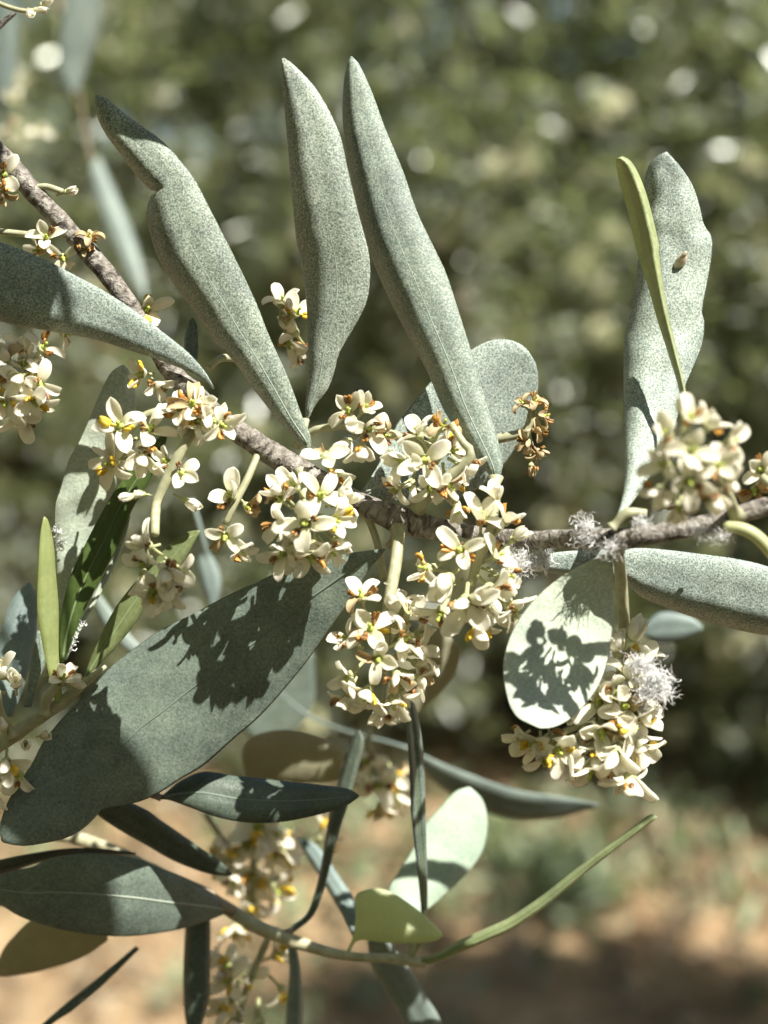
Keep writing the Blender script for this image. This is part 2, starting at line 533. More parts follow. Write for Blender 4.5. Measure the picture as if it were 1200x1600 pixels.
def join_flowers(parent):
    acc = JOIN.get(parent.name) or []
    if not acc:
        return
    mats, vs, fs, mi, uv, b = [], [], [], [], [], 0
    for me, m in acc:
        n = len(me.vertices)
        co = np.empty(n * 3); me.vertices.foreach_get('co', co)
        mm = np.array(m)
        vs.append(co.reshape(-1, 3) @ mm[:3, :3].T + mm[:3, 3])
        if me.materials[0] not in mats:
            mats.append(me.materials[0])
        k = mats.index(me.materials[0])
        ul = me.uv_layers[0].data if me.uv_layers else None
        for p in me.polygons:
            fs.append([b + v for v in p.vertices]); mi.append(k)
            uv += [tuple(ul[l].uv) for l in p.loop_indices] if ul else [(0, 0)] * len(p.vertices)
        b += n
    me = bpy.data.meshes.new('blossom')
    me.from_pydata(np.vstack(vs).tolist(), [], fs)
    for m in mats: me.materials.append(m)
    me.polygons.foreach_set('material_index', mi)
    me.uv_layers.new(name='UVMap').data.foreach_set('uv', [c for q in uv for c in q])
    o = link('blossom', me, None, parent)
    o['kind'] = 'stuff'

# ------------------------------------------------------------------ the setting
t = NT('dry_earth')
n1 = t.noise(2.2, 5, .6); n2 = t.noise(14, 4, .7); n3 = t.noise(60, 3, .6)
c = t.ramp(n1, [(.34, (.18, .11, .058)), (.48, (.31, .205, .112)), (.62, (.40, .275, .155))])
c = t.mix(t.ramp(n2, [(.45, (0, 0, 0)), (.72, (.8, .8, .8))]), c, (.085, .085, .042))
c = t.mix(t.ramp(n3, [(.5, (0, 0, 0)), (.8, (.6, .6, .6))]), c, (.34, .26, .17))
t.base(c, .9, .2); t.bump(n2, .6, .03)
nn = 60
gx = np.concatenate([[-150, -40], np.linspace(-8, 8, nn), [40, 150]])
gy = np.concatenate([[-150, -30], np.linspace(-4, 14, nn), [40, 250]])
gv = [(x, y, .05 * noise.noise(Vector((x * .7, y * .7, 3))) + .02 * noise.noise(Vector((x * 3, y * 3, 3)))) for y in gy for x in gx]
W = len(gx)
gf = [(j * W + i, j * W + i + 1, (j + 1) * W + i + 1, (j + 1) * W + i) for j in range(len(gy) - 1) for i in range(W - 1)]
gm = bpy.data.meshes.new('ground'); gm.from_pydata(gv, [], gf)
g = link('ground', gm, t.m); g['kind'] = 'structure'

# olive trees behind
def bg_leaf_mat(name, top, under, tr, gloss=True):
    t = NT(name)
    geo = t.n('ShaderNodeNewGeometry')
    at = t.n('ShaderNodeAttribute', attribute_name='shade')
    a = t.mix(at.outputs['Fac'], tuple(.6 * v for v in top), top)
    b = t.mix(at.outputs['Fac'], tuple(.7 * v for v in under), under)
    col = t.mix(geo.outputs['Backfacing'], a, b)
    t.base(col, .36, 1.0)
    if not gloss:
        t.b.inputs['Roughness'].default_value = .7; t.b.inputs['Specular IOR Level'].default_value = .3
        return t.m
    t.b.inputs['IOR'].default_value = 1.7
    t.b.inputs['Metallic'].default_value = .3; t.b.inputs['Coat Weight'].default_value = .7; t.b.inputs['Coat Roughness'].default_value = .33
    t.translucent(.46, tr)
    return t.m
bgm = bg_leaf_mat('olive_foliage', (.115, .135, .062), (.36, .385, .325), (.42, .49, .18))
t = NT('olive_trunk_bark'); n1 = t.noise(9, 5, .7); t.base(t.ramp(n1, [(.3, (.06, .05, .04)), (.7, (.25, .22, .18))]), .85, .2); t.bump(n1, 1, .04); M['trunk'] = t.m

def leaves_mesh(name, cen, dirs, nl, ln, wd, spread):
    """sprays: nl leaves along each twig (centre, direction)"""
    n = len(cen)
    s = rng.uniform(-1, 1, (n, nl, 1))
    base = cen[:, None] + dirs[:, None] * s * spread + rng.normal(0, .012, (n, nl, 3))
    d = dirs[:, None] * .6 + rng.normal(0, .75, (n, nl, 3))
    d /= np.linalg.norm(d, axis=2, keepdims=True)
    r = rng.normal(0, 1, (n, nl, 3)); r[..., 2] *= .8
    sd = np.cross(d, r); sd /= np.linalg.norm(sd, axis=2, keepdims=True)
    nm = np.cross(sd, d)
    l = ln * rng.uniform(.7, 1.25, (n, nl, 1)); wv = wd * rng.uniform(.75, 1.2, (n, nl, 1))
    p = [base, base + d * l * .35 + sd * wv, base + d * l * .72 + sd * wv * .8 - nm * .002, base + d * l, base + d * l * .72 - sd * wv * .8 - nm * .002, base + d * l * .35 - sd * wv]
    v = np.stack(p, 2).reshape(-1, 3)
    m = n * nl
    me = bpy.data.meshes.new(name)
    me.vertices.add(m * 6); me.vertices.foreach_set('co', v.ravel())
    me.loops.add(m * 8)
    idx = (np.arange(m)[:, None] * 6 + np.array([0, 1, 2, 5, 5, 2, 3, 4])).ravel()
    # two quads per leaf: (0,1,2,5) is skewed on purpose: it bends the blade a little
    idx = (np.arange(m)[:, None] * 6 + np.array([0, 1, 4, 5, 1, 2, 3, 4])).ravel()
    me.loops.foreach_set('vertex_index', idx)
    me.polygons.add(m * 2)
    me.polygons.foreach_set('loop_start', np.arange(m * 2) * 4)
    at = me.attributes.new('shade', 'FLOAT', 'POINT')
    at.data.foreach_set('value', np.repeat(rng.uniform(0, 1, m), 6))
    me.update(); me.validate()
    return me

def olive_tree(x, y, h, rx, ry, zc, rz, nsp, label, seed, nl=16, ln=.06, wd=.009):
    o = thing('olive_tree', label, 'tree', (x, y, 0), 'olive trees in the background')
    rs = np.random.default_rng(seed)
    # trunk and limbs
    path = [Vector((.10 * math.sin(i * 1.3 + seed), .08 * math.cos(i * 1.7), i * h * .07)) for i in range(7)]
    link('trunk', ring_mesh('trunk', tube_rows(path, [.17 - .012 * i for i in range(7)], 12, .18, seed)), M['trunk'], o)
    top = path[-1]
    for k in range(7):
        a = 2 * math.pi * k / 7 + rs.uniform(-.3, .3)
        e = Vector((math.cos(a) * rx * .75, math.sin(a) * ry * .75, zc + rs.uniform(-.5, .6) * rz))
        pp = [top.lerp(e, i / 6) + Vector((rs.normal(0, .05), rs.normal(0, .05), .25 * math.sin(math.pi * i / 6))) for i in range(7)]
        pp[0] = top - Vector((0, 0, .05))
        link('limb', ring_mesh('limb', tube_rows(pp, [.07 - .009 * i for i in range(7)], 8, .15, k)), M['trunk'], o)
    # sprays in clumps
    ncl = max(40, nsp // 22)
    a = rs.uniform(0, 6.283, ncl); q = rs.uniform(.25, 1, ncl) ** .5
    zz = rs.uniform(-1, 1, ncl)
    prof = (1 - np.where(zz > 0, zz, 0) ** 4) ** .5 * np.where(zz < 0, 1 - .10 * zz, 1 - .25 * zz)
    cc = np.stack([np.cos(a) * q * prof * rx, np.sin(a) * q * prof * ry, zc + zz * rz], 1)
    k = rs.integers(0, ncl, nsp)
    cen = cc[k] + rs.normal(0, 1, (nsp, 3)) * np.array([.17, .17, .14])
    cen = cen[cen[:, 2] > .05]
    dirs = rs.normal(0, 1, cen.shape) * np.array([1, 1, .7]); dirs /= np.linalg.norm(dirs, axis=1, keepdims=True)
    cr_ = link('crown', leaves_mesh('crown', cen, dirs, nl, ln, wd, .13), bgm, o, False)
    cr_['kind'] = 'stuff'
    # little cream flower sprays among the leaves
    fr = np.nonzero(cen[:, 1] < .15)[0]
    nb = min(len(fr), 520)
    sel = rs.choice(fr, nb, False)
    bl = link('blossom', leaves_mesh('blossom', cen[sel], dirs[sel], 26, .02, .009, .014), M['petal'], o, False)
    bl['kind'] = 'stuff'
    return o
olive_tree(-1.25, 4.6, 3.4, 1.35, .95, 1.75, 1.75, 5200, 'dense olive tree with foliage down to the ground, behind the left leaves', 1)
olive_tree(.5, 4.6, 3.4, 1.3, 1.0, 1.75, 1.75, 5200, 'olive tree with dark low foliage, behind the middle of the branch', 2)
olive_tree(1.9, 4.25, 3.4, 1.25, .95, 1.75, 1.75, 5200, 'olive tree with low foliage, behind the right flower heads', 6)
olive_tree(-.4, 8.2, 4.4, 2.4, 1.4, 2.4, 2.3, 2600, 'farther olive tree seen between the two nearer crowns at left', 3)
olive_tree(3.2, 8.6, 4.4, 2.4, 1.4, 2.4, 2.3, 2400, 'farther olive tree seen between the two nearer crowns at right', 5)
olive_tree(-4.4, 7.0, 4.4, 2.2, 1.4, 2.3, 2.2, 1800, 'olive tree at the far left, mostly hidden beyond the blurred leaves', 4)
olive_tree(1.80, 1.22, 3.4, .40, .36, 2.6, .62, 1500, 'olive tree close by on the right, its shade on the ground', 9)

olive_tree(-1.5, -.1, 3.4, 1.1, 1.15, 2.3, 1.05, 2400, 'unseen olive tree on the left that carries the flowering branch, crown added to block sky light', 12)  # out of view; crown added to keep sky light off the branch

olive_tree(1.5, -1.5, 3.3, 1.0, .9, 2.0, 1.4, 3200, 'unseen olive tree added behind the viewer on the right to block fill light', 13, 14, .07, .012)  # added out of view: blocks sky light and shades the ground against bounce
olive_tree(-.9, -2.3, 3.3, 1.4, 1.0, 1.7, 1.6, 2400, 'unseen olive tree added behind the viewer on the left to block fill light', 14, 14, .07, .012)  # unseen, added to lower the ambient light on the leaves

# weeds and dry stalks on the ground
def weeds(label, spots, mat, seed):
    rs = np.random.default_rng(seed)
    cen, dr = [], []
    for (x, y, r, n, h) in spots:
        for k in range(n):
            a, q = rs.uniform(0, 6.28), r * rs.uniform() ** .5
            cen.append((x + math.cos(a) * q, y + math.sin(a) * q, rs.uniform(.0, h)))
            dr.append((rs.normal(0, .4), rs.normal(0, .4), 1))
    cen, dr = np.array(cen), np.array(dr); dr /= np.linalg.norm(dr, axis=1, keepdims=True)
    o = link('weeds', leaves_mesh('weeds', cen, dr, 9, .07, .008, .06), mat, None, False)
    o['kind'] = 'stuff'; o['label'] = label; o['category'] = 'weeds'
    return o
wm = bg_leaf_mat('weed_leaves', (.14, .19, .07), (.30, .36, .22), (.28, .36, .10), False)
weeds('low pale green weeds on the dry ground', [(.42, 3.1, .14, 46, .14), (.30, 3.3, .12, 20, .1), (.9, 3.3, .4, 22, .05), (1.2, 3.45, .5, 50, .10), (.62, 3.45, .35, 26, .08), (-.1, 3.6, .4, 40, .10), (.1, 3.1, .1, 10, .08), (-1.2, 3.8, .5, 60, .12), (.5, 2.9, .8, 40, .04), (-.4, 3.0, .6, 30, .04)], wm, 11)
lt_ = bg_leaf_mat('leaf_litter', (.30, .22, .13), (.36, .29, .19), (.2, .15, .05), False)
weeds('dry fallen olive leaves and grass scattered on the soil', [(.2, 3.0, 1.1, 200, .012), (.9, 3.2, .8, 120, .02), (-.6, 3.2, .8, 90, .015)], lt_, 21)

# ------------------------------------------------------------------ main branch
br = thing('olive_branch', 'flowering olive branch with grey leaves running from upper left to the right edge', 'branch', P(-420, -160, -60))
tube('stem', [(-1900, -900, -200, 30), (-1100, -560, -120, 24), (-420, -160, -60, 17), (-200, 40, -30, 16), (0, 240, -10, 15), (48, 296, -5, 15.5), (100, 352, 0, 14), (150, 408, 0, 16), (198, 470, 0, 14.5), (262, 572, -5, 15), (300, 612, 0, 17), (348, 656, 0, 16), (400, 693, 0, 18), (450, 724, 0, 19), (520, 763, 0, 17), (572, 790, 0, 17), (622, 812, 0, 22), (680, 826, 0, 18), (760, 839, 10, 15), (830, 844, 50, 15), (900, 840, 115, 13.5), (962, 842, 165, 16), (1040, 832, 186, 14), (1120, 815, 192, 14), (1200, 790, 195, 13), (1400, 740, 200, 14), (1620, 700, 190, 13)], br, M['bark'], n=230, nc=18, rough=.16)

leaf(br, [(484, 706), (477, 701), (440, 663), (400, 613), (367, 567), (333, 530), (300, 483), (267, 437), (246, 402), (235, 367), (229, 338), (231, 318), (238, 303), (247, 300), (235, 297), (215, 277), (195, 250), (165, 210), (151, 180), (147, 158), (149, 149)],
     [(485, 703), (486, 682), (472, 650), (450, 590), (420, 523), (400, 472), (366, 400), (330, 330), (304, 280), (275, 243), (250, 217), (205, 185), (165, 153), (151, 148)],
     dz=(10, 40, 60, 40), tilt=0, curl=(62, 8), cpow=3.5, mat='silver', rib='rib_silver', label='grey leaf with a notch in its margin and a dark shaded tip')
leaf(br, [(478, 660), (477, 633), (480, 600), (481, 533), (478, 467), (469, 400), (462, 367), (450, 233), (441, 140), (439, 110), (440, 92)],
     [(480, 660), (493, 633), (513, 607), (526, 568), (531, 550), (567, 487), (577, 450), (577, 400), (560, 333), (544, 267), (530, 207), (497, 143), (460, 102), (443, 90)],
     dz=(-20, 20, 60, 55), tilt=12, curl=(38, 8), cpow=3.5, mat='bright', petiole=[(478, 655, -20, 6), (474, 672, -15, 6), (462, 700, -10, 7)], rib='rib_silver', label='upright speckled leaf, pointed, behind the longest leaf')
leaf(br, [(772, 752), (764, 742), (750, 723), (720, 683), (693, 640), (667, 580), (633, 517), (600, 450), (580, 400), (567, 360), (549, 283), (537, 207), (535, 160), (538, 120), (543, 98), (548, 88)],
     [(775, 752), (786, 730), (777, 683), (760, 627), (737, 550), (701, 437), (685, 400), (653, 333), (630, 267), (602, 200), (580, 140), (560, 98), (550, 88)],
     dz=(30, 15, 5, -5), tilt=6, curl=(66, 10), cpow=3.2, mat='silver_soft', rib='rib_silver', label='longest smooth grey leaf, slightly rolled along its left margin')
leaf(br, [(336, 608), (320, 580), (293, 550), (260, 523), (213, 487), (160, 453), (117, 430), (63, 402), (0, 378), (-90, 352), (-180, 350)],
     [(332, 608), (323, 597), (300, 583), (260, 567), (220, 553), (180, 540), (133, 527), (50, 513), (0, 502), (-90, 470), (-180, 356)],
     dz=(20, 50, 70, 60), tilt=-14, curl=(6, 30), cpow=4, mat='bright', label='pale leaf crossing the stem, its outer half in shadow', rib=None)
leaf(br, [(602, 857), (560, 862), (533, 867), (450, 889), (400, 910), (350, 933), (300, 960), (250, 985), (200, 1020), (167, 1047), (133, 1087), (100, 1119), (67, 1160), (50, 1193), (30, 1222), (10, 1257), (0, 1290), (2, 1314)],
     [(602, 859), (598, 866), (577, 890), (543, 943), (510, 990), (477, 1037), (433, 1090), (400, 1125), (367, 1153), (317, 1197), (283, 1217), (253, 1237), (220, 1252), (187, 1260), (160, 1264), (142, 1285), (110, 1307), (67, 1318), (33, 1322), (6, 1317)],
     dz=(0, -45, -55, -30), tilt=-20, curl=(8, 10), cpow=3, fold=-4, mat='slate', rib='rib_dark', petiole=[(606, 856, 5, 6), (618, 840, 5, 8), (624, 815, 5, 9)], pmat='tan', label='largest leaf, dark slate, dappled with the shadows of flowers')
leaf(br, [(962, 812), (972, 777), (977, 733), (975, 667), (974, 600), (975, 533), (980, 510), (990, 467), (998, 400), (1003, 340), (1008, 277), (1016, 255), (1032, 240), (1040, 237)],
     [(964, 814), (986, 788), (1012, 750), (1050, 680), (1070, 607), (1084, 573), (1097, 540), (1101, 505), (1097, 487), (1105, 443), (1112, 400), (1112, 370), (1099, 350), (1097, 337), (1084, 293), (1063, 260), (1042, 237)],
     dz=(165, 30, -20, -20), tilt=10, curl=(44, 12), cpow=4, mat='bright', wave=3.2, label='tall crinkled leaf with wavy margins, carrying a dry bud')
leaf(br, [(1063, 640), (1061, 610), (1043, 550), (1027, 500), (1013, 450), (997, 400), (987, 360), (977, 317), (967, 283), (963, 260), (963, 249)],
     [(1072, 640), (1072, 613), (1067, 587), (1053, 527), (1040, 467), (1030, 400), (1030, 383), (1017, 327), (1003, 283), (987, 253), (972, 244), (965, 247)],
     dz=(120, 80, 60, 50), tilt=0, curl=(70, 14), cpow=1.3, mid=.45, mat='pale_green', label='narrow olive green leaf seen nearly edge on')
leaf(br, [(563, 768), (587, 733), (607, 693), (620, 663), (640, 637), (667, 603), (700, 570), (735, 547), (760, 534), (783, 530), (803, 533), (822, 544), (834, 562)],
     [(566, 772), (580, 776), (633, 785), (700, 782), (733, 771), (767, 750), (800, 710), (825, 668), (837, 630), (841, 600), (840, 580), (836, 565)],
     dz=(-20, -60, -80, -90), tilt=-40, curl=(6, 16), cpow=3, mat='bright', rib='rib', label='broad rounded leaf behind the stem')
leaf(br, [(830, 878), (850, 866), (900, 860), (987, 856), (1033, 858), (1100, 866), (1150, 873), (1200, 885), (1280, 915), (1340, 965)],
     [(830, 882), (850, 893), (900, 902), (977, 913), (1000, 932), (1050, 953), (1100, 970), (1150, 984), (1200, 993), (1280, 1000), (1340, 970)],
     dz=(50, 10, 0, -10), tilt=-14, curl=(8, 48), cpow=4, mat='bright', label='pale speckled leaf reaching off the right edge')
leaf(br, [(953, 860), (930, 872), (890, 893), (852, 920), (818, 956), (796, 995), (786, 1040), (791, 1085), (806, 1118), (835, 1134)],
     [(957, 860), (958, 890), (959, 930), (957, 980), (950, 1030), (934, 1075), (900, 1116), (870, 1134), (845, 1138)],
     dz=(140, 122, 150, 220), tilt=-12, curl=(12, 10), cpow=2, mat='sage', th=5, rib=None, label='pale folded leaf hanging nearest, mottled with the shadow of the flowers')
leaf(br, [(288, 560), (288, 530), (293, 505), (300, 497)], [(309, 562), (310, 540), (308, 510), (302, 497)], dz=(0, 0), mat='slate', curl=(4, 4), nv=20, label='tiny young leaf beside the stem')
leaf(br, [(84, 985), (88, 900), (85, 800), (93, 767), (107, 720), (122, 693), (140, 653), (157, 613), (173, 582), (190, 570)],
     [(100, 1010), (135, 940), (168, 850), (190, 760), (203, 700), (213, 640), (210, 605), (203, 580), (193, 570)],
     dz=(-120, -110, -90, -80), tilt=-30, curl=(8, 10), mat='sage', wave=3, rib=None, label='broad grey green leaf with wool on its margin, behind the flowers')

# stalks and flowers
def stalk(pts, parent=br, mat='stalk', n=16):
    p0 = pts[0]
    pts = [(p0[0], p0[1], p0[2], p0[3] * 1.7)] + [tuple(.72 * a + .28 * b for a, b in zip(p0, pts[1]))] + list(pts[1:])
    return tube('flower_stalk', pts, parent, M[mat], n=n, nc=8)
# cluster at the left edge
stalk([(-60, 560, 30, 6), (-20, 575, 30, 6), (40, 590, 30, 5)])
cluster(br, 20, 590, 30, [(10, 560, 20, 'c', .5), (35, 548, -5, 'b', .9), (66, 545, 10, 'b', 1.0), (30, 590, 30, 'b', .9), (62, 600, 25, 'b', 1.1), (55, 625, 20, 'y', 1.0), (10, 625, 25, 'y', .9), (-25, 600, 20, 'b'), (30, 650, 0, 'b', .9)], full=.31, fill=8)
flower(br, 100, 520, -10, (.8, .3, .3), 1.0, .9, 'o')
# along the upper left of the stem
flower(br, 6, 272, 30, (.1, .3, .9), 1.0, .95, 'o'); flower(br, 4, 300, 20, (-.2, .6, .6), .9, .8, 'ot')
stalk([(50, 292, 0, 5), (75, 292, 5, 5), (98, 300, 5, 5)]); flower(br, 104, 300, 5, (.8, -.2, .3), .55, .6, 'c')
stalk([(-40, 362, -10, 5), (0, 362, -10, 5), (60, 368, -10, 5)])
flower(br, 72, 372, 5, (.2, -.2, .9), 1.1, .85, 'b'); flower(br, 98, 402, 5, (.3, .5, .7), 1.0, .85, 'b'); flower(br, 62, 390, -10, (-.5, .2, .5), .9, .8, 'y')
flower(br, 140, 372, 15, (.1, -.7, .6), .7, .7, 't')
flower(br, 132, 390, 15, (.0, -.2, .9), .7, .5, 'to')
# behind the pale leaf
flower(br, 228, 487, -12, (.4, -.3, .8), 1.15, 1.05, 'y', .4)
flower(br, 222, 585, 10, (-.5, .1, .7), 1.1, .85, 'y', .3); flower(br, 245, 600, 8, (.4, .4, .6), 1.0, .8, 'b')
# between the first and second leaf
stalk([(380, 560, -40, 7), (345, 560, -20, 6), (325, 575, -10, 6)])
cluster(br, 450, 520, -90, [(440, 475, 10, 'b', 1.0), (462, 490, 20, 'y', 1.1), (450, 535, 10, 'o', 1.0), (466, 545, 0, 'b', 1.0)], full=.31, fill=3)
# hanging stalk on the left
stalk([(318, 625, 10, 7), (302, 670, 45, 8), (280, 710, 55, 8), (258, 755, 55, 8), (244, 790, 55, 8), (242, 835, 95, 7)])
stalk([(300, 640, 20, 7), (262, 640, 30, 7), (225, 650, 30, 6), (205, 670, 30, 5)])
cluster(br, 205, 690, 25, [(188, 668, 30, 'y', 1.25, 1.15), (178, 722, 18, 'y', 1.2, 1.05), (232, 672, 12, 'b', 1.1, 1.0), (222, 712, 15, 'o', .8, 1.05), (195, 695, 20, 'b', 1.2)], full=.31, fill=4)
cluster(br, 300, 660, 40, [(300, 632, 22, 'to', 1.1, 1.2), (282, 640, 10, 'o', 1.0), (326, 655, 12, 'b', .9), (345, 662, 22, 'o', 1.1, .95), (312, 640, 20, 'o', 1.0)], full=.31, fill=4)
flower(br, 283, 738, 62, (.3, .2, .8), 1.0, .9, 'b'); flower(br, 262, 722, 40, (-.4, -.3, .7), .8, .8, 'b')
flower(br, 210, 775, 50, (-.9, .1, .4), .5, .75, 'c'); flower(br, 290, 782, 50, (.8, .4, .4), .5, .75, 'c'); flower(br, 224, 772, 60, (-.5, -.1, .7), .5, .55, 'c')
cluster(br, 245, 870, 100, [(232, 852, 15, 'b', .8), (225, 880, 30, 'b', .6, 1.05), (258, 895, 32, 'b', .7, 1.15), (275, 890, 10, 'o', .9), (240, 920, 15, 'b', .6), (262, 925, 12, 'b', .6)], full=.31, fill=6)
# left of centre
stalk([(408, 697, 0, 6), (388, 745, 30, 6), (365, 790, 40, 6), (352, 820, 40, 5)])
flower(br, 362, 775, 50, (-.2, -.2, .9), 1.1, 1.15, 'b', .2); flower(br, 385, 790, 40, (.4, .4, .5), .8, .8, 't'); flower(br, 352, 838, 45, (0, .3, .8), .9, 1.05, 'b'); flower(br, 372, 858, 40, (.7, .5, .5), .8, .9, 'o')
# centre cluster, facing the viewer
stalk([(470, 735, 20, 7), (475, 780, 45, 7), (478, 820, 60, 6)])
cluster(br, 478, 815, 60, [(440, 770, 15, 'o', .9), (462, 762, 5, 'b', .8), (500, 775, 25, 'b', 1.0, 1.1), (478, 818, 45, 'b', 1.15, 1.15), (520, 812, 20, 'y', 1.0, 1.1), (440, 820, 25, 'b', 1.0), (445, 862, 15, 'b', 1.0, 1.1), (485, 868, 20, 'o', 1.0), (515, 858, 0, 'b', .9), (540, 785, 0, 'b', .7, .8)], full=.31, fill=8)
flower(br, 508, 712, 60, (-.1, -.5, .6), 1.9, 1.05, 'c', .5)
flower(br, 524, 738, 50, (.4, .6, .6), .9, .8, 'o')
# upper right spray
stalk([(470, 690, -10, 7), (490, 672, 10, 6), (550, 665, 25, 6), (600, 675, 25, 7), (650, 692, 20, 8), (690, 705, 10, 7)])
flower(br, 545, 645, 40, (-.1, -.4, .8), 1.15, 1.0, 'b', .6); flower(br, 568, 640, 38, (.4, -.5, .6), 1.0, .85, 'o'); flower(br, 575, 668, 45, (.3, .2, .9), 1.0, 1.05, 'b'); flower(br, 565, 698, 40, (0, .8, .5), .9, .95, 'o'); flower(br, 545, 690, 35, (-.5, .4, .6), .8, .8, 'c'); flower(br, 600, 680, 30, (.7, .1, .5), .8, .7, 't')
stalk([(650, 795, 15, 9), (690, 755, 45, 9), (735, 712, 60, 8), (722, 690, 60, 6), (705, 662, 50, 6)])
cluster(br, 670, 720, 35, [(632, 720, 20, 'b', 1.0, 1.1), (664, 718, 35, 'b', 1.1, 1.1), (690, 668, 10, 'ot', .9), (655, 680, 0, 'b', .7), (622, 762, 10, 'b', .9, .9), (672, 760, 15, 'b', .8), (700, 755, 10, 'o', .9), (712, 790, 0, 'o', .9, .9), (725, 730, 5, 'b', .9), (706, 705, 5, 'o', 1.0, .8)], full=.31, fill=7)
# withered spray right of the longest leaf
stalk([(752, 690, -40, 8), (790, 683, -30, 8), (822, 672, -25, 7), (832, 640, -20, 6)])
stalk([(822, 672, -25, 6), (830, 700, -25, 5), (836, 725, -25, 5)])
for q in [(836, 628, -10, (.2, -.8, .5), 'to'), (818, 632, -15, (-.6, -.6, .5), 't'), (848, 650, -12, (.8, -.1, .4), 't'), (838, 672, -8, (.4, .2, .8), 'tb'), (825, 690, -10, (-.2, .4, .8), 't'), (840, 705, -14, (.5, .6, .5), 'tb'), (830, 728, -14, (0, .9, .4), 't')]:
    flower(br, *q[:3], q[3], .8, .68, q[4])
# cluster hanging right of centre
stalk([(775, 745, 60, 7), (772, 790, 75, 8), (765, 835, 80, 8), (745, 880, 75, 8), (735, 920, 70, 7)])
stalk([(700, 838, 20, 9), (730, 850, 50, 8), (760, 840, 75, 7)])
flower(br, 775, 782, 80, (0, -.9, .4), .35, .85, 'b')
cluster(br, 735, 890, 75, [(752, 812, 10, 'b', .8, 1.1), (790, 815, 20, 'o', .9, 1.0), (720, 860, 15, 'o', .9), (700, 905, 35, 'c', .6, 1.35), (668, 888, 0, 'o', .9), (728, 938, 40, 'b', 1.15, 1.3), (765, 920, 30, 'b', 1.0, 1.2), (790, 900, 5, 'b', 1.0), (690, 955, 20, 'b', 1.0, 1.2), (745, 975, 15, 'y', .8), (795, 945, 10, 'b', .9), (775, 870, 15, 'b', 1.0), (805, 965, 0, 'b', .8)], full=.31, fill=11)
# hanging cluster, centre bottom
stalk([(570, 795, -5, 6), (590, 850, -10, 6), (600, 905, -10, 6)])
stalk([(624, 825, 10, 10), (618, 880, 40, 10), (606, 950, 60, 9), (598, 1010, 62, 8), (590, 1060, 58, 6)])
cluster(br, 592, 1030, 62, [(565, 935, 15, 'b', 1.0, 1.1), (610, 960, -5, 'c', .8), (640, 960, 5, 'b', .9), (580, 985, 28, 'b', 1.2, 1.15), (545, 1000, 10, 'b', .8), (630, 1000, 25, 'b', 1.0), (655, 1020, 5, 'b', .8), (590, 1030, 40, 'b', .8, 1.15), (548, 1055, 15, 'b', .9, 1.05), (620, 1055, 25, 'b', .9), (575, 1080, 25, 'y', 1.0, 1.1), (615, 1095, 15, 'y', .9), (595, 1105, 5, 'b', .7), (545, 1088, 0, 'b', .8), (650, 1060, 0, 'b', .7), (625, 940, -10, 'b', .9, .9)], full=.31, fill=13)
# right hand cluster, nearer than the focus
stalk([(1150, 806, 200, 9), (1135, 770, 260, 8), (1098, 712, 320, 7)])
cluster(br, 1078, 720, 332, [(1078, 655, 20, 'o', .9), (1045, 680, 25, 'b', 1.0, 1.1), (1105, 668, 0, 'o', 1.0), (1140, 690, 10, 'o', .9), (1080, 705, 50, 'b', 1.1, 1.15), (1040, 725, 25, 'b', 1.0, 1.1), (1120, 725, 35, 'b', 1.1, 1.1), (1075, 750, 45, 'b', 1.1, 1.15), (1030, 765, 10, 'o', .9), (1108, 778, 20, 'b', 1.0, 1.1), (1060, 790, 10, 'b', .9), (1135, 750, 0, 'b', .9)], size=.84, full=.31, fill=6)
stalk([(1240, 785, 210, 8), (1215, 765, 205, 7), (1190, 745, 190, 6)])
flower(br, 1190, 735, 150, (-.4, -.1, .8), 1.0, 1.0, 'b'); flower(br, 1180, 765, 140, (-.3, .4, .7), .9, 1.0, 'ot')
tube('flower_stalk', [(1130, 822, 215, 8), (1165, 828, 225, 9), (1195, 850, 225, 9), (1230, 900, 220, 9)], br, M['calyx'], n=16, nc=8)
stalk([(955, 825, 185, 6), (980, 802, 190, 8), (1010, 802, 190, 6)])
# cluster under the hanging leaf
stalk([(964, 852, 160, 9), (970, 900, 120, 9), (974, 960, 80, 9), (977, 1030, 60, 8), (967, 1110, 65, 7)])
cluster(br, 955, 1110, 75, [(985, 1000, 15, 'c', .6, 1.2), (978, 1055, 22, 'n', .9, 1.1), (935, 1100, 10, 'n', .9, 1.1), (915, 1140, 15, 'n', .9, 1.1), (1000, 1115, 12, 'n', .9, 1.1), (965, 1020, 5, 'c', .7), (975, 1105, 34, 'n', .9, 1.2), (995, 1040, 0, 'b', .8), (1000, 1085, 10, 'b', .8, 1.1), (960, 1080, 30, 'b', .9, 1.1), (985, 1130, 25, 'y', .9, 1.15), (940, 1140, 30, 'b', 1.0, 1.1), (962, 1175, 40, 'b', 1.1, 1.25), (925, 1200, 25, 'b', 1.0, 1.2), (985, 1215, 20, 'b', 1.0, 1.2), (930, 1165, 20, 'b', 1.0), (895, 1155, 10, 'b', .9), (1000, 1165, 0, 'y', .9)], full=.31, fill=30, size=1.08)
stalk([(950, 1130, 70, 6), (890, 1140, 80, 6), (855, 1160, 85, 5)])
cluster(br, 860, 1150, 90, [(838, 1160, 15, 'y', 1.0, 1.0), (870, 1172, 20, 'y', 1.0, 1.05), (850, 1185, 10, 'n', .8), (890, 1175, 15, 'n', .9), (815, 1150, 0, 'o', .8, .8)], full=.31, fill=3)

join_flowers(br)

